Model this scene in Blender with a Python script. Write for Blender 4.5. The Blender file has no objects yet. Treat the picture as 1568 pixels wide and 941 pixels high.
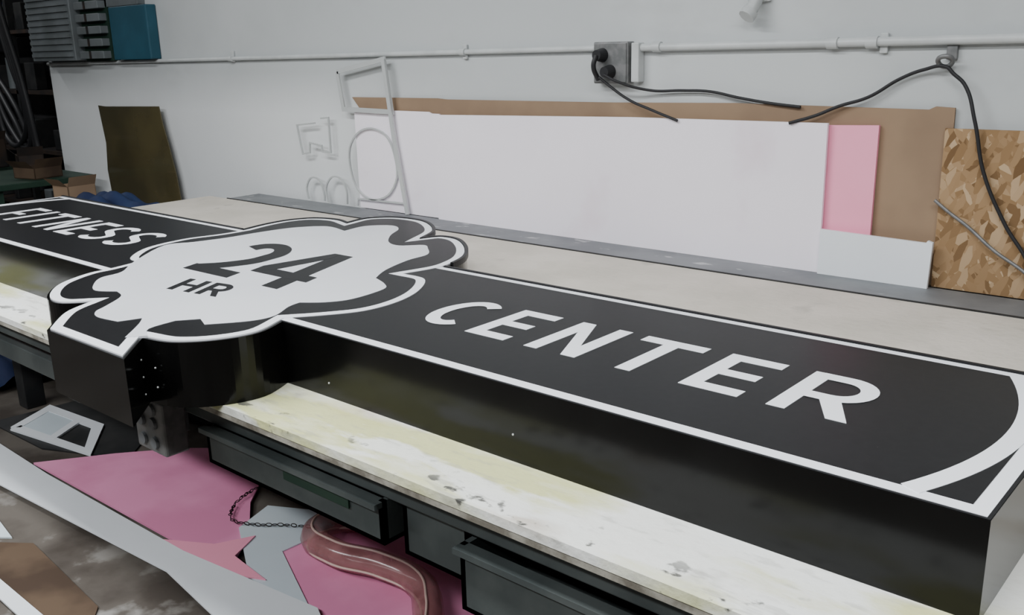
import bpy, bmesh, math, random
from mathutils import Vector, Matrix
random.seed(4)
C=bpy.context; COL=C.collection
# ------------------------------------------------------------ materials
def newmat(name):
    m=bpy.data.materials.new(name); m.use_nodes=True
    nt=m.node_tree; b=nt.nodes['Principled BSDF']; return m,nt,b
def mat(name,col,rough=.5,metal=0,col2=None,scale=5,spec=.5,bump=0,bscale=60,alpha=1,trans=0,lo=.4,hi=.6,detail=5):
    m,nt,b=newmat(name)
    b.inputs['Base Color'].default_value=(*col,1); b.inputs['Roughness'].default_value=rough
    b.inputs['Metallic'].default_value=metal; b.inputs['Specular IOR Level'].default_value=spec
    b.inputs['Transmission Weight'].default_value=trans; b.inputs['Alpha'].default_value=alpha
    tc=nt.nodes.new('ShaderNodeTexCoord')
    if col2:
        n=nt.nodes.new('ShaderNodeTexNoise'); n.inputs['Scale'].default_value=scale; n.inputs['Detail'].default_value=detail
        r=nt.nodes.new('ShaderNodeValToRGB'); r.color_ramp.elements[0].position=lo; r.color_ramp.elements[1].position=hi
        r.color_ramp.elements[0].color=(*col,1); r.color_ramp.elements[1].color=(*col2,1)
        nt.links.new(tc.outputs['Object'],n.inputs['Vector']); nt.links.new(n.outputs['Fac'],r.inputs['Fac'])
        nt.links.new(r.outputs['Color'],b.inputs['Base Color'])
    if bump:
        n2=nt.nodes.new('ShaderNodeTexNoise'); n2.inputs['Scale'].default_value=bscale; n2.inputs['Detail'].default_value=4
        bp=nt.nodes.new('ShaderNodeBump'); bp.inputs['Strength'].default_value=bump; bp.inputs['Distance'].default_value=.004
        nt.links.new(tc.outputs['Object'],n2.inputs['Vector']); nt.links.new(n2.outputs['Fac'],bp.inputs['Height']); nt.links.new(bp.outputs['Normal'],b.inputs['Normal'])
    return m
def layer(m,col,scale,lo,hi,stretch=(1,1,1),mask=None,detail=6,amount=1.0,off=0):
    """mix an extra stain colour over the existing base colour; mask=(axis,from,to)"""
    nt=m.node_tree; b=nt.nodes['Principled BSDF']
    tc=nt.nodes.new('ShaderNodeTexCoord'); mp=nt.nodes.new('ShaderNodeMapping'); mp.inputs['Scale'].default_value=stretch; mp.inputs['Location'].default_value=(off,off*2,off)
    n=nt.nodes.new('ShaderNodeTexNoise'); n.inputs['Scale'].default_value=scale; n.inputs['Detail'].default_value=detail
    mr=nt.nodes.new('ShaderNodeMapRange'); mr.inputs['From Min'].default_value=lo; mr.inputs['From Max'].default_value=hi; mr.inputs['To Max'].default_value=amount
    nt.links.new(tc.outputs['Object'],mp.inputs['Vector']); nt.links.new(mp.outputs['Vector'],n.inputs['Vector']); nt.links.new(n.outputs['Fac'],mr.inputs['Value'])
    fac=mr.outputs['Result']
    for mk in ([] if mask is None else (mask if isinstance(mask,list) else [mask])):
        sx=nt.nodes.new('ShaderNodeSeparateXYZ'); nt.links.new(tc.outputs['Object'],sx.inputs[0])
        m2=nt.nodes.new('ShaderNodeMapRange'); m2.inputs['From Min'].default_value=mk[1]; m2.inputs['From Max'].default_value=mk[2]
        nt.links.new(sx.outputs[mk[0]],m2.inputs['Value'])
        mu=nt.nodes.new('ShaderNodeMath'); mu.operation='MULTIPLY'; nt.links.new(fac,mu.inputs[0]); nt.links.new(m2.outputs['Result'],mu.inputs[1]); fac=mu.outputs[0]
    mx=nt.nodes.new('ShaderNodeMix'); mx.data_type='RGBA'
    src=b.inputs['Base Color']
    if src.is_linked: nt.links.new(src.links[0].from_socket,mx.inputs[6])
    else: mx.inputs[6].default_value=src.default_value
    mx.inputs[7].default_value=(*col,1); nt.links.new(fac,mx.inputs[0]); nt.links.new(mx.outputs[2],src)
    return m

M_wall=mat('painted_wall',(.57,.595,.60),.7,col2=(.51,.535,.54),scale=1.2,bump=.25,bscale=14)
layer(M_wall,(.40,.41,.41),2.5,.62,.75,(1,1,2),amount=.3)
layer(M_wall,(.80,.82,.83),.8,-1,-.5,mask=[(2,1.50,1.28),(0,-2.8,-3.9)],amount=.8)
M_wdark=mat('darkened_wall',(.06,.062,.065),.85,col2=(.04,.04,.045),scale=1.0,spec=.1)  # darkness put into the colour so the sign's sides reflect less
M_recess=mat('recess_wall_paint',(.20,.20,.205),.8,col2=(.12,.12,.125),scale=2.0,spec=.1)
M_face=mat('black_vinyl_face',(.007,.007,.008),.36,col2=(.009,.009,.010),scale=60,spec=.18)
layer(M_face,(.35,.35,.35),260,.78,.80)
M_side=mat('black_painted_metal',(.003,.003,.003),.16,col2=(.005,.005,.005),scale=3,spec=.25)
M_white=mat('white_vinyl',(.86,.88,.92),.35,spec=.3)
M_field=mat('white_acrylic_face',(.76,.78,.82),.22,spec=.5,col2=(.70,.72,.76),scale=1.5)
M_blk=mat('black_vinyl_letters',(.010,.010,.011),.4,spec=.2)
M_top=mat('bench_top_paint',(.66,.61,.54),.75,col2=(.58,.54,.47),scale=3.5,bump=.6,bscale=40,spec=.25)
layer(M_top,(.82,.83,.79),5,.30,.42,(.5,1.5,1),mask=(1,1.75,1.25))
layer(M_top,(.56,.57,.20),2.6,.44,.56,(.7,2.4,1),mask=(1,1.30,1.20),amount=.8)
layer(M_top,(.84,.86,.83),7,.54,.60,(.5,1.5,1),mask=(1,1.6,1.2),off=7,amount=.85)
layer(M_top,(.34,.32,.28),7,.62,.72,(1,1,1),amount=.4,off=3)
layer(M_top,(.33,.33,.30),30,.58,.66,(.4,1.5,1),mask=(1,1.4,1.1),amount=.4,off=9)
layer(M_top,(.10,.10,.09),18,.61,.66,(1,1.5,1),mask=(1,1.15,1.06),off=5)
M_edge=mat('bench_edge_wood',(.52,.50,.43),.8,col2=(.24,.22,.18),scale=18,bump=.8,bscale=60)
M_steel=mat('grey_steel',(.055,.066,.066),.5,metal=.1,col2=(.085,.098,.096),scale=6,bump=.1,spec=.35)
M_rail=mat('worn_grey_rail',(.16,.17,.18),.55,metal=.2,col2=(.22,.23,.24),scale=5)
layer(M_rail,(.6,.6,.6),9,.64,.72,(1,2,1),amount=.7)
M_dark=mat('dark_steel',(.018,.019,.02),.55,col2=(.03,.03,.03),scale=8,spec=.25)
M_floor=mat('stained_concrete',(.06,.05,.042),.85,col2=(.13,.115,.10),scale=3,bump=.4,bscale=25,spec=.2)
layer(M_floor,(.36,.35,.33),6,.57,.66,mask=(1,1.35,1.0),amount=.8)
M_card=mat('cardboard',(.31,.215,.14),.85,col2=(.26,.18,.12),scale=4,spec=.2)
M_cardd=mat('dirty_cardboard',(.06,.04,.028),.85,col2=(.11,.075,.05),scale=4,spec=.2)
M_foamw=mat('white_foam',(.96,.91,.98),.6,col2=(.92,.87,.94),scale=1.5,spec=.3)
layer(M_foamw,(.74,.55,.63),3,.60,.80,amount=.4)
M_foamb=mat('pale_blue_foam',(.66,.75,.80),.6,col2=(.60,.69,.75),scale=2,spec=.3)
M_foams=mat('pale_white_foam',(.84,.88,.92),.6,col2=(.79,.83,.87),scale=2,spec=.3)
M_pink=mat('pink_foam',(1.0,.39,.55),.6,col2=(.97,.36,.51),scale=2,spec=.3)
M_pinkd=mat('pink_foam_sheet',(.92,.35,.58),.6,col2=(.80,.28,.48),scale=3,spec=.3)
M_amber=mat('amber_acrylic',(.060,.052,.028),.12,col2=(.10,.084,.040),scale=1.6,alpha=.93,spec=.5)
M_box=mat('grey_box_metal',(.16,.165,.165),.45,metal=.4,col2=(.22,.22,.22),scale=30)
M_cable=mat('black_cable_rubber',(.02,.02,.022),.5,spec=.3)
M_condm=mat('painted_conduit',(.58,.60,.60),.4,col2=(.50,.52,.52),scale=8)
M_heat=mat('grey_louver_metal',(.17,.19,.20),.5,metal=.1,col2=(.12,.135,.14),scale=4)
M_teal=mat('teal_panel',(.025,.095,.14),.5,col2=(.018,.075,.11),scale=4,spec=.3)
M_blue=mat('blue_tarp',(.012,.02,.06),.7,col2=(.02,.035,.09),scale=6,spec=.2)
M_green=mat('green_bench_paint',(.012,.035,.024),.6,col2=(.02,.045,.03),scale=5,spec=.3)
M_junk=mat('dark_brown_junk',(.04,.028,.022),.8,col2=(.02,.018,.018),scale=6,spec=.2)
M_clear=mat('clear_acrylic',(.50,.52,.52),.15,spec=.7)
M_hose=mat('translucent_pink_hose',(.50,.23,.23),.18,spec=.7,col2=(.34,.14,.14),scale=10,alpha=.6)
M_hoseedge=mat('hose_seam',(.70,.50,.44),.3)
M_red=mat('red_plastic',(.6,.02,.04),.4)
M_chain=mat('dark_chain',(.03,.025,.025),.4,metal=.6)
def osb():
    m,nt,b=newmat('osb_strands'); b.inputs['Roughness'].default_value=.8; b.inputs['Specular IOR Level'].default_value=.2
    tc=nt.nodes.new('ShaderNodeTexCoord'); col=None
    for k,(sc,rot) in enumerate((((18,18,70),.6),((76,20,20),.3),((22,20,62),-.7),((20,20,56),1.2))):
        nz=nt.nodes.new('ShaderNodeTexNoise'); nz.inputs['Scale'].default_value=18
        mxv=nt.nodes.new('ShaderNodeMix'); mxv.data_type='VECTOR'; mxv.inputs[0].default_value=.014
        mp=nt.nodes.new('ShaderNodeMapping'); mp.inputs['Scale'].default_value=sc
        rt=nt.nodes.new('ShaderNodeVectorRotate'); rt.rotation_type='Y_AXIS'; rt.inputs['Angle'].default_value=rot
        nt.links.new(tc.outputs['Object'],nz.inputs['Vector']); nt.links.new(tc.outputs['Object'],mxv.inputs[4]); nt.links.new(nz.outputs['Color'],mxv.inputs[5])
        nt.links.new(mxv.outputs[1],rt.inputs['Vector']); nt.links.new(rt.outputs[0],mp.inputs['Vector'])
        v=nt.nodes.new('ShaderNodeTexVoronoi'); v.inputs['Scale'].default_value=1.0; nt.links.new(mp.outputs['Vector'],v.inputs['Vector'])
        sp=nt.nodes.new('ShaderNodeSeparateColor'); nt.links.new(v.outputs['Color'],sp.inputs[0])
        r=nt.nodes.new('ShaderNodeValToRGB'); el=r.color_ramp.elements
        el[0].color=(.15,.085,.038,1); el[1].color=(.50,.36,.22,1); e=el.new(.2); e.color=(.27,.165,.08,1); e=el.new(.75); e.color=(.35,.225,.12,1)
        nt.links.new(sp.outputs[0],r.inputs['Fac'])
        if col is None: col=r.outputs['Color']
        else:
            gt=nt.nodes.new('ShaderNodeMath'); gt.operation='GREATER_THAN'; gt.inputs[1].default_value=.55; nt.links.new(sp.outputs[1],gt.inputs[0])
            mx=nt.nodes.new('ShaderNodeMix'); mx.data_type='RGBA'; nt.links.new(gt.outputs[0],mx.inputs[0]); nt.links.new(col,mx.inputs[6]); nt.links.new(r.outputs['Color'],mx.inputs[7]); col=mx.outputs[2]
    nt.links.new(col,b.inputs['Base Color'])
    return m
M_osb=osb()
# ------------------------------------------------------------ mesh helpers
def empty(name,loc=(0,0,0)):
    e=bpy.data.objects.new(name,None); COL.objects.link(e); e.location=loc; e.empty_display_size=.1; C.view_layer.update(); return e
def setpar(o,p):
    if p: o.parent=p; o.matrix_parent_inverse=p.matrix_world.inverted()
def finish(bm,name,m,parent=None,smooth=False):
    bmesh.ops.recalc_face_normals(bm,faces=bm.faces)
    me=bpy.data.meshes.new(name); bm.to_mesh(me); bm.free(); me.materials.append(m)
    if smooth:
        for p in me.polygons: p.use_smooth=True
    o=bpy.data.objects.new(name,me); COL.objects.link(o); setpar(o,parent)
    return o
def prism_bm(bm,pts,a,b,axis='z'):
    f=(lambda p,h:(p[0],p[1],h)) if axis=='z' else ((lambda p,h:(p[0],h,p[1])) if axis=='y' else (lambda p,h:(h,p[0],p[1])))
    lo=[bm.verts.new(f(p,a)) for p in pts]; hi=[bm.verts.new(f(p,b)) for p in pts]
    n=len(pts); fs=[bm.faces.new(hi),bm.faces.new(lo[::-1])]
    for q in fs: q.normal_update()
    for i in range(n): bm.faces.new((lo[i],lo[(i+1)%n],hi[(i+1)%n],hi[i]))
    bmesh.ops.triangulate(bm,faces=fs)
def prism(name,pts,a,b,m,parent=None,axis='z'):
    bm=bmesh.new(); prism_bm(bm,[p[:2] for p in pts],a,b,axis); return finish(bm,name,m,parent)
def box_bm(bm,x0,x1,y0,y1,z0,z1):
    prism_bm(bm,[(x0,y0),(x1,y0),(x1,y1),(x0,y1)],z0,z1)
def box(name,x0,x1,y0,y1,z0,z1,m,parent=None,bev=0):
    bm=bmesh.new(); box_bm(bm,x0,x1,y0,y1,z0,z1); o=finish(bm,name,m,parent)
    if bev:
        md=o.modifiers.new('b','BEVEL'); md.width=bev; md.segments=2
    return o
def smooth(pts,n=6,closed=True):
    out=[];N=len(pts)
    for i in range(N if closed else N-1):
        p1=pts[i];p2=pts[(i+1)%N]
        p0=pts[i-1] if (closed or i>0) else p1; p3=pts[(i+2)%N] if (closed or i+2<N) else p2
        if len(p1)>2: p0=p1
        if len(p2)>2: p3=p2
        for k in range(n):
            t=k/n
            out.append(tuple(.5*((2*p1[j])+(-p0[j]+p2[j])*t+(2*p0[j]-5*p1[j]+4*p2[j]-p3[j])*t*t+(-p0[j]+3*p1[j]-3*p2[j]+p3[j])*t**3) for j in (0,1)))
    if not closed: out.append(pts[-1][:2])
    return out
def inset(pts,d):
    N=len(pts); A=sum(pts[i][0]*pts[(i+1)%N][1]-pts[(i+1)%N][0]*pts[i][1] for i in range(N)); s=1 if A>0 else -1
    out=[]
    def sd(p):
        best=9
        for i in range(N):
            a=Vector(pts[i]);b=Vector(pts[(i+1)%N]); ab=b-a
            if ab.length<1e-7: continue
            t=max(0,min(1,(p-a).dot(ab)/ab.dot(ab))); best=min(best,(p-a-ab*t).length)
        return best
    for i in range(N):
        a=Vector(pts[i-1]);b=Vector(pts[i]);c=Vector(pts[(i+1)%N])
        e1=(b-a).normalized();e2=(c-b).normalized()
        n1=Vector((-e1.y,e1.x))*s;n2=Vector((-e2.y,e2.x))*s
        n=(n1+n2)
        if n.length<.2: n=n1
        n.normalize(); k=1/max(.30,n.dot(n1)); p=b+n*d*k
        if sd(p)>d*.93: out.append(tuple(p))
    return out
def strip_pts(path,w):
    L=[];R=[];N=len(path)
    for i in range(N):
        p=Vector(path[i]); a=Vector(path[max(0,i-1)]); b=Vector(path[min(N-1,i+1)])
        if i in(0,N-1): t=(b-a).normalized(); k=1
        else:
            t1=(p-a).normalized();t2=(b-p).normalized(); t=(t1+t2).normalized(); k=1/max(.5,t.dot(t1))
        n=Vector((-t.y,t.x)); L.append(tuple(p+n*w/2*k)); R.append(tuple(p-n*w/2*k))
    return L,R
def strip_bm(bm,path,w,a,b,axis='z',closed=False):
    if closed: path=list(path)+[path[0]]
    L,R=strip_pts(path,w)
    f=(lambda p,h:(p[0],p[1],h)) if axis=='z' else (lambda p,h:(p[0],h,p[1]))
    vs=[[bm.verts.new(f(q,h)) for q in (L[i],R[i]) for h in (a,b)] for i in range(len(L))]
    for i in range(len(vs)-1):
        A=vs[i];B=vs[i+1]
        bm.faces.new((A[1],A[3],B[3],B[1])); bm.faces.new((A[0],B[0],B[2],A[2])); bm.faces.new((A[0],A[1],B[1],B[0])); bm.faces.new((A[2],B[2],B[3],A[3]))
    for A in (vs[0],vs[-1]): bm.faces.new((A[0],A[2],A[3],A[1]))
def tube(name,pts,r,m,parent=None,sm=True,closed=False):
    cu=bpy.data.curves.new(name,'CURVE'); cu.dimensions='3D'; cu.bevel_depth=r; cu.bevel_resolution=3; cu.use_fill_caps=True
    if sm:
        sp=cu.splines.new('BEZIER'); sp.bezier_points.add(len(pts)-1)
        for q,p in zip(sp.bezier_points,pts): q.co=p; q.handle_left_type=q.handle_right_type='AUTO'
    else:
        sp=cu.splines.new('POLY'); sp.points.add(len(pts)-1)
        for q,p in zip(sp.points,pts): q.co=(*p,1)
    sp.use_cyclic_u=closed
    o=bpy.data.objects.new(name,cu); COL.objects.link(o); cu.materials.append(m)
    dg=C.evaluated_depsgraph_get(); me=bpy.data.meshes.new_from_object(o.evaluated_get(dg)); bpy.data.objects.remove(o)
    o=bpy.data.objects.new(name,me); COL.objects.link(o)
    for p in me.polygons: p.use_smooth=True
    setpar(o,parent)
    return o
# ------------------------------------------------------------ room
box('floor',-10.5,3,-3,4.4,-.1,0,M_floor)
box('wall_back',-6.92,3,3.0,3.2,0,3.3,M_wall)
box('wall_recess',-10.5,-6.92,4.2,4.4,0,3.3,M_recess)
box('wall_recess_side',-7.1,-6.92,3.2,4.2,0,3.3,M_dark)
box('wall_left',-10.6,-10.5,-3,4.4,0,3.3,M_wdark)
box('added_wall_right',3,3.1,-3,3.2,0,3.3,M_wdark)  # unseen wall, added dark to keep the sign's end face black
box('added_wall_front',-10.5,3,-3.1,-3,0,3.3,M_wdark)  # added out of view, dark to control reflections in the sign front
box('ceiling',-10.5,3,-3,4.4,3.3,3.4,M_wall)
# ------------------------------------------------------------ sign
S=empty('lightbox_sign',(-2.25,1.52,.85))
ZB,ZT=.8505,1.0
X0,X1,Y0,Y1=-4.27,-.262,1.212,1.825
prism('panel_cabinet',[(X0,Y0),(X1,Y0),(X1,Y1),(X0,Y1)],ZB,ZT,M_side,S)
bm=bmesh.new(); box_bm(bm,X0+.001,X1-.001,Y0+.001,Y1-.001,ZT,ZT+.0008); finish(bm,'panel_rim',M_blk,S)
OUT=[(-2.673,1.323,1),(-2.655,1.236),(-2.646,1.158),(-2.581,1.05),(-2.469,.975),(-2.382,.967),(-2.326,1.016,1),(-2.275,.93),(-2.162,.842,1),(-1.811,.846,1),(-1.923,.946,1),(-1.839,.967),(-1.773,1.034),(-1.745,1.126),(-1.785,1.225,1),(-1.732,1.290),(-1.680,1.379),(-1.676,1.485),(-1.715,1.594),(-1.794,1.69),(-1.884,1.699,1),(-1.862,1.79),(-1.868,1.86),(-1.905,1.95),(-1.988,2.045),(-2.095,2.12),(-2.178,2.125),(-2.210,2.068,1),(-2.264,2.174),(-2.359,2.254),(-2.46,2.295),(-2.58,2.283),(-2.65,2.21),(-2.640,2.11,1),(-2.728,2.131),(-2.823,2.1),(-2.868,2.02),(-2.868,1.92),(-2.845,1.817,1),(-2.852,1.723),(-2.880,1.6),(-2.848,1.45),(-2.746,1.340)]
OUTS=smooth(OUT,6)
prism('badge_cabinet',OUTS,ZB,ZT+.0004,M_side,S)
w1=inset(OUTS,.007); w2=inset(OUTS,.032)
def rect(d): return [(X0+d,Y0+d),(X1-d,Y0+d),(X1-d,Y1-d),(X0+d,Y1-d)]
prism('panel_white_border',rect(.006),ZT,ZT+.0016,M_white,S)
prism('panel_black_face',rect(.030),ZT,ZT+.0024,M_face,S)
for sgn,nm in ((1,'arc_right'),(-1,'arc_left')):
    bm=bmesh.new(); path=[]
    for k in range(25):
        v=-1+2*k/24; x=-.372+.066*(1-v*v); y=1.5185+v*.282
        if sgn<0: x=X0+X1-x
        path.append((x,y))
    strip_bm(bm,path,.032,ZT,ZT+.0031); finish(bm,nm,M_white,S)
prism('badge_white_outline',w1,ZT,ZT+.0038,M_white,S)
prism('badge_black_band',w2,ZT,ZT+.0046,M_face,S)
F=[(282,150),(279,159),(276,170),(275,182),(272,194),(264,202),(252,200,1),(253,210),(246,216),(239,213),(233,204),(225,196),(218,194),(212,199),(207,196),(201,190),(200,181),(196,169),(191,161,1),(184,158),(180,154),(179,143),(182,137),(187,133,1),(186,129),(182,122),(183,116),(189,108,1),(194,110,1),(198,105,1),(206,102,1),(208,97,1),(216,96),(221,98),(224,102),(230,109),(236,111,1),(242,108),(249,111),(255,116),(257,123),(267,132)]
F=[(-p[0]/100,p[1]/100,*p[2:]) for p in F]
prism('badge_white_field',smooth(F,5),ZT,ZT+.0054,M_field,S)
prism('badge_white_swoosh',smooth([(-2.075,1.03,1),(-2.02,.99),(-1.945,.918,1),(-1.915,.955,1),(-1.965,.985),(-1.975,1.06,1)],4),ZT,ZT+.0052,M_field,S)
T=.165
def arc(cx,cy,rx,ry,a0,a1,n=22):
    return [(cx+rx*math.cos(math.radians(a0+(a1-a0)*k/n)),cy+ry*math.sin(math.radians(a0+(a1-a0)*k/n))) for k in range(n+1)]
def glyph(ch,w,t=T):
    h=t/2
    if ch=='C': return [('s',arc(w*.54,.5,w*.54-h,.5-h,50,310,30),t)]
    if ch=='E': return [('p',[(0,0),(w,0),(w,t*.95),(t,t*.95),(t,.42),(w*.92,.42),(w*.92,.42+t*.9),(t,.42+t*.9),(t,1-t*.95),(w,1-t*.95),(w,1),(0,1)])]
    if ch=='F': return [('p',[(0,0),(t,0),(t,.40),(w*.92,.40),(w*.92,.40+t*.85),(t,.40+t*.85),(t,1-t*.9),(w,1-t*.9),(w,1),(0,1)])]
    if ch=='N': return [('p',[(0,0),(t,0),(t,.68),(w-t*1.02,0),(w,0),(w,1),(w-t,1),(w-t,.32),(t*1.02,1),(0,1)])]
    if ch=='T': return [('p',[(w/2-h,0),(w/2+h,0),(w/2+h,1-t*.95),(w,1-t*.95),(w,1),(0,1),(0,1-t*.95),(w/2-h,1-t*.95)])]
    if ch=='I': return [('p',[(0,0),(t,0),(t,1),(0,1)])]
    if ch=='H': return [('p',[(0,0),(t,0),(t,.42),(w-t,.42),(w-t,0),(w,0),(w,1),(w-t,1),(w-t,.58),(t,.58),(t,1),(0,1)])]
    if ch=='R':
        r=.32-h*.9
        return [('p',[(0,0),(t,0),(t,1),(0,1)]),
                ('s',[(t*.5,1-h*.9)]+arc(w-.32,1-.32,.32-h*.95,r,90,-90,16)+[(t*.5,.36+h*.9)],t*.92),
                ('p',[(w*.42,.40),(w*.68,.44),(w*1.02,0),(w*.76,0)])]
    if ch=='S':
        a=arc(w*.5,.735,w*.5-h,.265-h,28,180,14); b=arc(w*.5,.265,w*.5-h,.265-h,0,-152,14)
        mid=[(w*.16+h*.2,.60),(w*.5,.50),(w*.84-h*.2,.40)]
        return [('s',smooth([*a[::2],*mid,*b[::2]],4,False),t)]
    if ch=='2':
        a=arc(w*.49,.70,w*.49-h,.30-h,165,-20,14)
        return [('s',smooth([*a[::2],(w*.72,.44),(w*.42,.22),(w*.10,h*.9)],4,False),t),('p',[(0,0),(w,0),(w,t*.95),(0,t*.95)])]
    if ch=='4':
        return [('p',[(w*.58,0),(w*.58+t,0),(w*.58+t,1),(w*.58-.03,1),(w*.58,.9)]),('p',[(0,.24),(w,.24),(w,.24+t*.85),(0,.24+t*.85)]),
                ('p',[(0,.24),(t*.9,.24+t*.6),(w*.62,.86),(w*.62,1),(w*.52,1),(0,.40)])]
def word(name,items,o,r,u,z,m,t=T):
    H=Vector(u).length; o=Vector(o); r=Vector(r).normalized()*H; u=Vector(u)
    for i,(ch,x,w) in enumerate(items):
        bm=bmesh.new(); k=0
        for g in glyph(ch,w,t):
            f=lambda p:tuple(o+r*(p[0]+x)+u*p[1])
            zz=z+k*.00012; k+=1
            if g[0]=='p': prism_bm(bm,[f(p) for p in g[1]],ZT,zz)
            else:
                L,R=strip_pts(g[1],g[2])
                L=[f(p) for p in L];R=[f(p) for p in R]
                vs=[(bm.verts.new((*a,zz)),bm.verts.new((*b,zz))) for a,b in zip(L,R)]
                for j in range(len(vs)-1): bm.faces.new((vs[j][0],vs[j][1],vs[j+1][1],vs[j+1][0]))
        finish(bm,'letter_%s_%s_%d'%(name,ch.lower(),i),m,S)
H=.208
def lay(spec): return [(c,x/H,w/H) for c,x,w in spec]
word('center',lay([('C',-.016,.132),('E',.156,.112),('N',.325,.132),('T',.497,.148),('E',.694,.118),('R',.866,.138)]),(-1.536,1.404),(1,0),(0,H),ZT+.0032,M_white)
word('fitness',lay([('F',0,.108),('I',.152,.034),('T',.228,.14),('N',.413,.128),('E',.588,.11),('S',.735,.135),('S',.91,.135)]),(-4.00,1.404),(1,0),(0,H),ZT+.0032,M_white,.145)
word('number',[('2',0,.54),('4',.58,.62)],(-2.465,1.362),(.41,.012),(-.14,.37),ZT+.0062,M_blk,.165)
word('hr',[('H',0,.78),('R',.95,.72)],(-2.276,1.203),(.18,.03),(-.05,.10),ZT+.0062,M_blk,.2)
bm=bmesh.new()
for a,b in ((X0,-2.86),(-1.86,X1)): strip_bm(bm,[(a,Y1-.003),(b,Y1-.003)],.008,ZT-.01,ZT+.006)
pb=[p for p in OUTS[22*6:38*6+1]]
strip_bm(bm,pb,.010,ZT-.01,ZT+.007)
finish(bm,'retainer_edge',M_blk,S)
bm=bmesh.new()
for x,z in ((-1.62,.885),(-1.075,.905)):
    bmesh.ops.create_icosphere(bm,subdivisions=1,radius=.0025,matrix=Matrix.Translation((x,Y0-.0005,z)))
for dx,dz in ((0,.0),(0,.04),(.0,.08),(.02,.015),(.02,.06)):
    bmesh.ops.create_icosphere(bm,subdivisions=1,radius=.0025,matrix=Matrix.Translation((-1.90+dx,.925+dx,.88+dz)))
finish(bm,'rivets',M_condm,S)
# ------------------------------------------------------------ workbench
Wb=empty('workbench',(-2,1.9,0))
TZ=.85
bm=bmesh.new()
box_bm(bm,-4.62,.6,1.035,2.76,TZ-.018,TZ); finish(bm,'bench_top',M_top,Wb)
box('bench_core',-4.61,.59,1.042,2.75,TZ-.036,TZ-.019,M_edge,Wb)
box('back_rail',-4.45,.6,2.762,2.96,TZ-.03,TZ+.001,M_rail,Wb,.003)
box('back_rail_lip',-4.45,.6,2.757,2.764,TZ-.03,TZ+.004,M_dark,Wb)
box('front_beam',-4.6,.58,1.085,1.14,.755,TZ-.036,M_steel,Wb,.003)
box('front_rail_lower',-4.6,-2.18,1.12,1.17,.64,.70,M_steel,Wb,.003)
box('rail_bracket',-2.75,-2.67,1.10,1.12,.62,.80,M_steel,Wb,.003)
box('rail_bracket',-3.65,-3.57,1.10,1.12,.62,.80,M_steel,Wb,.003)
box('back_beam',-4.6,.58,2.6,2.68,.70,TZ-.036,M_steel,Wb,.003)
for x in (-4.4,-2.9,-1.6,-.3): box('cross_beam',x,x+.06,1.14,2.6,.73,TZ-.036,M_steel,Wb)
for x in (-4.57,-1.24,.45):
    box('leg',x,x+.09,1.6,1.69,0,.755,M_dark,Wb,.004)
    box('leg_back',x,x+.09,2.56,2.65,0,.755,M_dark,Wb,.004)
box('leg_back',-3.0,-2.91,2.56,2.65,0,.755,M_dark,Wb,.004)
def drawer(n,x0,x1,z0,z1,y0=1.075,y1=1.6):
    bm=bmesh.new()
    box_bm(bm,x0,x1,y0,y0+.012,z0,z1); box_bm(bm,x0,x1,y0-.02,y0,z1-.012,z1); box_bm(bm,x0,x0+.012,y0,y1,z0,z1); box_bm(bm,x1-.012,x1,y0,y1,z0,z1)
    box_bm(bm,x0,x1,y0,y1,z0,z0+.01); box_bm(bm,x0,x1,y1,y1+.012,z0,z1)
    finish(bm,n,M_steel,Wb)
drawer('drawer_long',-1.93,-1.30,.655,.75)
box('drawer_label',-1.62,-1.40,1.070,1.0745,.705,.735,M_green,Wb)
drawer('drawer_short',-1.28,-1.10,.63,.765,1.11,1.5)
drawer('drawer_wide',-1.09,-.2,.60,.735)
Ob=empty('bench_outlet_box',(-2.1,1.06,.7))
box('outlet_housing',-2.17,-2.03,1.02,1.084,.655,.795,M_box,Ob,.006)
bm=bmesh.new()
for z in (.685,.735,.77):
    for x in (-2.13,-2.075):
        bmesh.ops.create_cone(bm,cap_ends=True,segments=16,radius1=.02,radius2=.018,depth=.008,matrix=Matrix.Translation((x,1.016,z))@Matrix.Rotation(math.pi/2,4,'X')@Matrix.Scale(.8,4))
finish(bm,'sockets',M_rail,Ob)
# ------------------------------------------------------------ boards against the wall
def slab(name,pts,y,th,m): return prism(name,pts,y,y+th,m,None,'y')
zb=.8515
slab('cardboard_sheet',[(-3.63,1.38),(-3.55,1.30),(-3.5,zb),(-.87,zb),(-.875,1.392),(-.93,1.395),(-.95,1.385),(-1.6,1.392),(-2.1,1.384),(-2.99,1.38),(-3.05,1.384)],2.985,.008,M_card)
slab('white_foam_board',[(-3.60,1.325),(-3.60,zb),(-3.02,zb),(-3.02,1.318),(-3.07,1.318),(-3.09,1.325)],2.968,.008,M_foamw)
slab('white_foam_board',[(-3.05,1.315),(-3.03,zb),(-1.243,zb),(-1.243,1.338),(-2.0,1.335)],2.946,.012,M_foamw)
slab('pink_foam_board',[(-1.255,1.33),(-1.255,.93),(-1.25,zb),(-1.09,zb),(-1.088,1.335)],2.968,.012,M_pink)
slab('white_foam_offcut',[(-1.238,1.0),(-1.24,zb),(-.89,zb),(-.885,.995),(-.90,1.0),(-.905,.992)],2.930,.012,M_foams)
slab('osb_panel',[(-.89,zb),(.45,zb),(.45,1.335),(-.893,1.333)],2.970,.012,M_osb)
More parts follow.
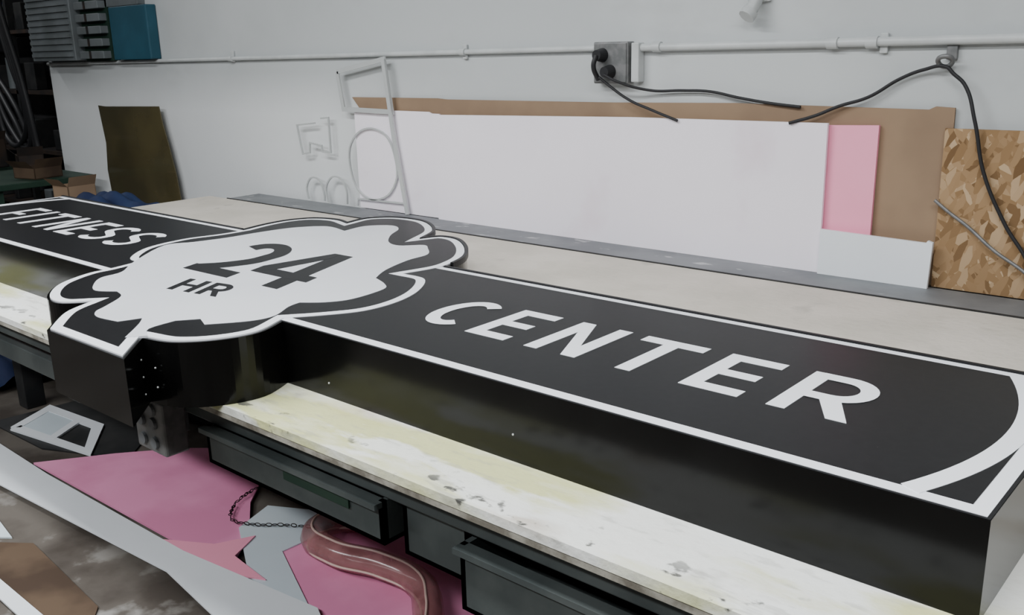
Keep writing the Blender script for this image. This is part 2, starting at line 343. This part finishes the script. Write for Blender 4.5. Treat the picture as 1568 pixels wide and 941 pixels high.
# ------------------------------------------------------------ routed letter templates
K=empty('clear_letter_template',(-3.6,2.94,1.1))
def xs(name,path,w,closed=False,y=2.950,m=M_clear):
    bm=bmesh.new(); strip_bm(bm,path,w,y,y+.008,'y',closed); finish(bm,name,m,K)
xs('frame_upper',[(-3.69,1.50),(-3.35,1.555),(-3.315,1.32),(-3.66,1.325),(-3.69,1.50)],.022)
xs('long_strip',[(-3.345,1.555),(-3.30,1.2),(-3.235,zb+.002)],.022,y=2.94)
def outl(name,path,closed=False): xs(name,path,.008,closed,2.955)
outl('letter_e_upper',[(-3.90,1.25),(-4.05,1.235),(-4.02,1.09),(-3.96,1.10),(-3.955,1.15),(-3.86,1.14),(-3.855,1.11),(-3.79,1.11),(-3.79,1.28),(-3.85,1.275)],False)
outl('letter_o',smooth([(-3.64,1.14),(-3.57,1.215),(-3.47,1.24),(-3.37,1.21),(-3.32,1.13),(-3.31,1.02),(-3.38,.93),(-3.5,.90),(-3.60,.94),(-3.645,1.04)],4),True)
outl('letter_c_lower',smooth([(-4.00,.86),(-4.01,.92),(-3.97,.97),(-3.90,.965),(-3.87,.90),(-3.87,.86)],4,False))
outl('letter_c_right',smooth([(-3.84,.86),(-3.85,.93),(-3.80,.985),(-3.73,.985),(-3.69,.93),(-3.69,.86)],4,False))
outl('letter_foot',[(-3.61,.86),(-3.60,.895),(-3.27,.90)])
# ------------------------------------------------------------ wall fittings
Cd=empty('wall_conduit',(-2,2.98,1.57))
tube('conduit_left',[(-6.9,2.984,1.555),(-2.17,2.984,1.583)],.011,M_condm,Cd,False)
tube('conduit_right',[(-1.99,2.982,1.582),(1.2,2.982,1.592)],.0145,M_condm,Cd,False)
for x,w in ((-4.64,.03),(-2.89,.03),(-1.275,.035),(-1.15,.035),(-1.92,.03)):
    z=1.555+(x+6.9)/4.73*.028 if x<-2.1 else 1.583
    tube('coupling',[(x,2.981,z),(x+w,2.981,z)],.019 if x>-2.1 else .015,M_condm,Cd,False)
for x in (-4.62,-2.87,-1.1): box('strap',x-.012,x+.012,2.986,2.999,1.55,1.61,M_condm,Cd,.003)
E=empty('electrical_box',(-2.09,2.97,1.52))
box('housing',-2.17,-2.015,2.955,2.999,1.455,1.605,M_box,E,.005)
box('cover_plate',-2.165,-2.02,2.950,2.955,1.46,1.60,M_box,E,.002)
box('white_side_box',-2.005,-1.972,2.96,2.999,1.46,1.60,M_condm,E,.004)
for x,z in ((-2.125,1.558),(-2.09,1.498)):
    bm=bmesh.new(); bmesh.ops.create_cone(bm,cap_ends=True,segments=20,radius1=.026,radius2=.019,depth=.04,matrix=Matrix.Translation((x,2.93,z))@Matrix.Rotation(math.pi/2,4,'X')); finish(bm,'plug',M_cable,E)
tube('plug_tail',[(-2.125,2.91,1.558),(-2.13,2.90,1.52),(-2.13,2.93,1.47)],.009,M_cable,E)
P=empty('white_pipe_elbow',(-1.52,2.97,1.68))
tube('elbow',[(-1.52,2.97,1.80),(-1.518,2.965,1.73),(-1.53,2.945,1.685)],.022,M_condm,P)
tube('outlet_ring',[(-1.53,2.95,1.69),(-1.537,2.935,1.672)],.028,M_condm,P,False)
box('pipe_strap',-1.56,-1.48,2.985,2.999,1.72,1.77,M_condm,P,.003)
tube('power_cord',[(-2.12,2.92,1.48),(-2.09,2.93,1.455),(-2.0,2.938,1.40),(-1.90,2.937,1.365),(-1.79,2.938,1.33)],.005,M_cable)
tube('power_cord',[(-2.09,2.91,1.49),(-2.04,2.92,1.465),(-1.93,2.97,1.432),(-1.80,2.98,1.432),(-1.69,2.98,1.43),(-1.57,2.977,1.41),(-1.46,2.976,1.395),(-1.35,2.974,1.385)],.005,M_cable)
tube('power_cord',[(-1.37,2.938,1.335),(-1.29,2.955,1.36),(-1.22,2.965,1.39),(-1.13,2.975,1.42),(-1.04,2.98,1.475),(-.97,2.975,1.502),(-.905,2.965,1.51),(-.885,2.965,1.492),(-.85,2.965,1.46),(-.81,2.955,1.36),(-.77,2.955,1.21),(-.70,2.955,1.07),(-.62,2.95,.95),(-.60,2.94,.858)],.0055,M_cable)
tube('power_cord',[(-.90,2.96,1.12),(-.86,2.96,1.09),(-.80,2.96,1.05),(-.72,2.95,.99),(-.62,2.942,.93),(-.54,2.93,.858)],.005,M_box)
Cl=empty('cable_clamp',(-.9,2.97,1.53))
tube('clamp_ring',[(-.93,2.965,1.525),(-.91,2.95,1.54),(-.89,2.965,1.53),(-.91,2.975,1.51)],.007,M_box,Cl,True,True)
box('clamp_strap',-.915,-.885,2.985,2.999,1.53,1.585,M_box,Cl,.002)
# ------------------------------------------------------------ louvred heater + teal panel
Hh=empty('louvered_wall_unit',(-6.4,2.9,1.8))
box('cabinet',-6.88,-6.24,2.88,2.999,1.575,2.25,M_heat,Hh,.006)
for i in range(16): box('slat',-6.86,-6.26,2.868,2.882,1.60+i*.04,1.622+i*.04,M_heat,Hh)
box('rack',-6.24,-5.88,2.95,2.999,1.57,2.1,M_green,Hh)
for i in range(5):
    box('rack_tray',-6.22,-5.90,2.90,2.96,1.585+i*.075,1.63+i*.075,M_heat,Hh,.004)
    box('rack_tray_wire',-6.08,-6.06,2.895,2.90,1.585+i*.075,1.63+i*.075,M_junk,Hh)
Tp=empty('teal_panel_box',(-5.6,2.95,1.75))
box('panel_body',-5.83,-5.38,2.93,2.999,1.575,1.885,M_teal,Tp,.008)
box('panel_top_bracket',-5.95,-5.5,2.95,2.999,1.89,1.97,M_heat,Tp,.003)
# ------------------------------------------------------------ left-hand clutter
prism('amber_acrylic_sheet',[(-6.17,1.29),(-6.08,1.285),(-5.40,1.30),(-5.38,1.2),(-5.34,1.08),(-5.29,.9),(-5.24,.55),(-5.26,0.0),(-6.05,0.0),(-6.12,.5),(-6.16,.87),(-6.13,1.05)],2.95,2.956,M_amber,None,'y')
G=empty('green_tool_bench',(-7,2.6,.5))
box('top',-7.9,-6.25,2.2,2.9,.80,.84,M_green,G,.005)
for x in (-7.85,-6.35):
    for y in (2.25,2.8): box('leg',x,x+.07,y,y+.07,0,.80,M_green,G)
box('shelf',-7.85,-6.3,2.25,2.85,.3,.33,M_green,G); box('vise_base',-7.1,-6.95,2.3,2.5,.84,.9,M_dark,G); box('vise_jaw',-7.15,-6.9,2.34,2.44,.9,1.0,M_dark,G,.01)
def carton(name,x,y,z,w,d,h,rot,m):
    e=empty(name,(x,y,z)); e.rotation_euler=(0,0,rot)
    bm=bmesh.new(); t=.006
    box_bm(bm,-w/2,w/2,-d/2,d/2,0,t)
    for a in ((-w/2,-w/2+t,-d/2,d/2),(w/2-t,w/2,-d/2,d/2),(-w/2,w/2,-d/2,-d/2+t),(-w/2,w/2,d/2-t,d/2)): box_bm(bm,*a,0,h)
    fl=[bm.verts.new(v) for v in ((-w/2,-d/2,h),(w/2,-d/2,h),(w/2,-d/2-.05,h+.05),(-w/2,-d/2-.05,h+.05))]; bm.faces.new(fl)
    fl=[bm.verts.new(v) for v in ((w/2,-d/2,h),(w/2,d/2,h),(w/2+.03,d/2,h+.06),(w/2+.03,-d/2,h+.06))]; bm.faces.new(fl)
    o=finish(bm,'carton_body',m,None); o.parent=e
carton('cardboard_box',-6.45,2.62,.841,.22,.20,.07,.2,M_cardd)
carton('cardboard_box',-6.80,2.72,.841,.2,.16,.12,-.3,M_junk)
carton('cardboard_box',-7.45,2.6,.841,.35,.3,.2,.1,M_junk)
Ct=empty('storage_cart',(-5.5,2.5,.4))
box('cart_deck',-6.0,-4.9,2.2,2.85,.60,.64,M_junk,Ct,.005)
for x in (-5.97,-4.97):
    for y in (2.23,2.78): box('cart_post',x,x+.05,y,y+.05,0,.6,M_dark,Ct)
def tarp(name,cx,cy,cz,wx,wy,h):
    bm=bmesh.new(); bmesh.ops.create_grid(bm,x_segments=40,y_segments=26,size=.5)
    for v in bm.verts:
        x,y=v.co.x,v.co.y; r=max(abs(x)*2,abs(y)*2)
        v.co.x*=wx; v.co.y*=wy; v.co.z=h*max(0,1-r**3)+.018*math.sin(17*x+5*y)+.02*math.sin(23*y-9*x+1)+.04
        v.co+=Vector((cx,cy,cz))
    return finish(bm,name,M_blue,None,True)
tarp('blue_tarp',-5.30,2.5,.641,.72,.5,.14)
tarp('blue_cloth',-5.15,1.72,.001,.7,.6,.16)
carton('cardboard_box',-5.86,2.58,.641,.17,.18,.20,.1,M_card)
Sc=empty('dark_backdrop_crate',(-3.8,2.2,0))  # crate added to darken the background under the bench
bm=bmesh.new()
for k in range(4): 
    box_bm(bm,-4.35,-3.05,1.99,2.005,.03+k*.12,.13+k*.12); box_bm(bm,-4.35,-3.05,2.395,2.41,.03+k*.12,.13+k*.12)
    box_bm(bm,-4.365,-4.35,1.99,2.41,.03+k*.12,.13+k*.12); box_bm(bm,-3.05,-3.035,1.99,2.41,.03+k*.12,.13+k*.12)
for x in (-4.35,-3.09):
    for y in (2.005,2.355): box_bm(bm,x,x+.04,y,y+.04,0,.5)
box_bm(bm,-4.35,-3.05,2.005,2.395,.02,.03); finish(bm,'crate_slats',M_dark,Sc)
R=empty('recess_shelving',(-8.5,3.8,1))
for z in (.3,.8,1.3,1.8,2.3): box('shelf_board',-10.3,-7.3,3.5,4.15,z,z+.03,M_junk,R)
for x in (-10.3,-8.8,-7.34): box('shelf_post',x,x+.05,3.5,3.55,0,2.6,M_dark,R)
cols=[M_junk,M_dark,M_heat,M_blue,M_cardd,M_red]
for i in range(46):
    z=random.choice((.33,.83,1.33,1.83)); x=random.uniform(-10.1,-7.5); w=random.uniform(.05,.2); h=random.uniform(.06,.3)
    if i%3: box('stored_bin',x,x+w,3.55,3.55+random.uniform(.1,.3),z,z+h,cols[random.choice((0,0,1,1,2,4))],R,.008)
    else: tube('stored_can',[(x,3.7,z+.001),(x,3.7,z+h)],w*.35,cols[random.choice((0,1,2,4,3))],R,False)
Hc=empty('hanging_cables',(-7.1,2.95,1.6))
for i in range(4):
    dx=i*.08
    tube('cable_loop',[(-7.62+dx,2.9,2.5),(-7.45+dx,2.9-i*.02,2.0),(-7.26+dx*.6,2.88,1.55-.04*i),(-7.18+dx*.4,2.9,1.25-.07*i),(-7.35+dx,2.92,1.02-.05*i),(-7.7+dx,2.95,1.0+.08*i),(-7.9,2.98,1.3+.08*i)],.02,M_cable,Hc)
box('cable_hanger',-7.95,-7.3,2.86,2.99,2.48,2.54,M_dark,Hc)
# ------------------------------------------------------------ things on the floor under the bench
def flat(name,pts,z,m,th=.006): return prism(name,pts,z,z+th,m)
flat('black_plastic_offcut',[(-4.44,1.42),(-4.38,1.96),(-3.78,1.86),(-3.55,1.62),(-3.95,1.44)],.001,M_dark)
fr=empty('white_frame_offcut',(-4,1.6,.01))
bm=bmesh.new(); strip_bm(bm,[(-4.26,1.46),(-4.38,1.66),(-3.98,1.70),(-3.74,1.54),(-4.26,1.46)],.05,.008,.016); finish(bm,'frame_strip',M_foams,fr)
bm=bmesh.new(); strip_bm(bm,[(-4.12,1.68),(-4.0,1.50)],.04,.008,.0165); finish(bm,'frame_bar',M_foams,fr)
prism('frame_fill',[(-4.25,1.47),(-4.36,1.65),(-4.13,1.67),(-4.02,1.50)],.008,.014,M_foamb,fr)
flat('pink_foam_sheet',[(-3.80,1.345),(-3.62,1.60),(-3.45,1.80),(-3.30,1.92),(-2.95,1.86),(-2.80,1.70),(-2.60,1.56),(-2.45,1.385)],.010,M_pinkd,.008)
flat('pink_foam_sheet',[(-2.42,1.50),(-2.46,1.80),(-2.2,2.0),(-1.5,1.95),(-1.45,1.45),(-2.0,1.40)],.010,M_pinkd,.008)
flat('pale_foam_offcut',[(-2.66,1.56),(-2.72,1.72),(-2.45,1.86),(-2.40,1.76),(-2.41,1.56),(-2.06,1.41),(-2.36,1.40)],.0185,M_foamb,.004)
flat('pink_foam_offcut',[(-2.80,1.34),(-2.62,1.44),(-2.56,1.56),(-2.50,1.44),(-2.30,1.42),(-2.45,1.35),(-2.50,1.26),(-2.60,1.33)],.0235,M_pink,.004)
flat('white_foam_strip',[(-4.6,1.12),(-4.6,1.33),(-3.6,1.32),(-2.65,1.345),(-2.04,1.42),(-1.75,1.28),(-1.9,1.18),(-2.25,1.205),(-2.58,1.245),(-3.72,1.16)],.0285,M_foams,.006)
flat('cardboard_offcut',[(-3.3,.96),(-3.15,1.07),(-2.6,1.03),(-2.45,.92),(-2.8,.87)],.001,M_cardd)
flat('scrap_paper',[(-3.7,1.0),(-3.55,1.08),(-3.25,1.04),(-3.4,.93)],.001,M_foamb)
flat('white_foam_trimming',[(-3.30,.86),(-3.34,.90),(-2.6,.90),(-2.15,1.0),(-2.12,.96),(-2.6,.85)],.0085,M_foams)
def chain(name,pts,m):
    e=empty(name,(0,0,0))
    P=smooth([p[:2] for p in pts],10,False); bm=bmesh.new(); last=Vector(P[0]); i=0
    for p in P[1:]:
        d=Vector(p)-last
        if d.length<.014: continue
        a=math.atan2(d.y,d.x)
        mt=Matrix.Translation((p[0],p[1],pts[0][2]+.009))@Matrix.Rotation(a,4,'Z')@Matrix.Rotation(math.pi/2*(i%2),4,'X')
        ring=[]
        for k in range(10):
            t=2*math.pi*k/10
            ring.append([bm.verts.new(mt@Vector(((.010+.002*math.cos(s))*math.cos(t),(.006+.002*math.cos(s))*math.sin(t),.002*math.sin(s)))) for s in (0,2.1,4.2)])
        for k in range(10):
            for j in range(3): bm.faces.new((ring[k][j],ring[(k+1)%10][j],ring[(k+1)%10][(j+1)%3],ring[k][(j+1)%3]))
        last=Vector(p); i+=1
    finish(bm,'links',m,None).parent=e
chain('steel_chain',[(-2.86,1.78,.0225),(-2.82,1.66,.0225),(-2.72,1.57,.0225),(-2.62,1.60,.0225),(-2.54,1.66,.0225),(-2.44,1.72,.0225)],M_chain)
hs=empty('pink_flexible_hose',(-2,1.7,.06))
hp=[(-2.26,1.84,.064),(-2.37,1.76,.064),(-2.35,1.65,.066),(-2.20,1.615,.068),(-2.02,1.66,.068),(-1.86,1.66,.066),(-1.74,1.58,.066),(-1.66,1.50,.066)]
tube('hose',hp,.045,M_hose,hs); tube('hose_seam',[(x,y-.005,z+.045) for x,y,z in hp],.004,M_hoseedge,hs); tube('hose_seam_lower',[(x+.02,y-.042,z-.01) for x,y,z in hp],.004,M_hoseedge,hs)
hp=[(-2.05,1.93,.06),(-1.90,1.97,.06),(-1.76,1.93,.06),(-1.69,1.83,.06),(-1.72,1.74,.06)]
tube('hose_tail',hp,.035,M_hose,hs); tube('hose_tail_seam',[(x,y,z+.035) for x,y,z in hp],.004,M_hoseedge,hs)
hs2=empty('pink_flexible_hose',(-2.7,1.9,.06))
hp=[(-2.88,1.92,.057),(-2.76,1.90,.057),(-2.64,1.96,.057),(-2.5,2.07,.057)]
tube('hose',hp,.035,M_hose,hs2); tube('hose_seam',[(x,y,z+.035) for x,y,z in hp],.004,M_hoseedge,hs2)
flat('red_tape_scrap',[(-2.08,1.32),(-2.04,1.36),(-2.0,1.34),(-2.05,1.31)],.035,M_red,.002)
flat('red_tape_scrap',[(-.93,1.93),(-.90,1.95),(-.86,1.94),(-.88,1.93),(-.84,1.925)],TZ+.001,M_red,.003)
# ------------------------------------------------------------ lights
def fixture(x,y,p,rot=0,L=2.4):
    e=empty('fluorescent_and_fill_fixture',(x,y,3.25)); e.rotation_euler=(0,0,rot)
    bm=bmesh.new(); box_bm(bm,-L/2,L/2,-.15,.15,-.02,.05); o=finish(bm,'fixture_housing',M_condm,None); o.parent=e
    ld=bpy.data.lights.new('tube_and_fill_light','AREA'); ld.shape='RECTANGLE'; ld.size=L; ld.size_y=.28; ld.energy=p; ld.color=(.965,.985,1)
    lo=bpy.data.objects.new('tube_and_fill_light',ld); COL.objects.link(lo); lo.parent=e; lo.location=(0,0,-.04)
fixture(-3.0,.6,98); fixture(.3,.4,92); fixture(-8.6,2.0,35,1.57,1.5); fixture(-1.2,-1.6,105); fixture(-4.4,-1.5,115)  # recess fixture and front-left one are added to brighten recess and bench underside
w=bpy.data.worlds.new('world'); C.scene.world=w; w.use_nodes=True; w.node_tree.nodes['Background'].inputs[0].default_value=(.8,.9,1,1); w.node_tree.nodes['Background'].inputs[1].default_value=.3
# ------------------------------------------------------------ camera
ex=Vector((0.7538,0.1585,-0.6377)).normalized()
dn=Vector((0.0240,0.9631,0.2680)); dn=(dn-ex*dn.dot(ex)).normalized()
ey=dn.cross(ex)
if ey.z<0: ey=-ey
cam=bpy.data.cameras.new('camera'); co=bpy.data.objects.new('camera',cam); COL.objects.link(co)
cam.sensor_width=36; cam.lens=36*1440/1568
co.matrix_world=Matrix(((ex.x,-ex.y,-ex.z,0),(ey.x,-ey.y,-ey.z,0),(-dn.x,dn.y,dn.z,1.6),(0,0,0,1)))
C.scene.camera=co
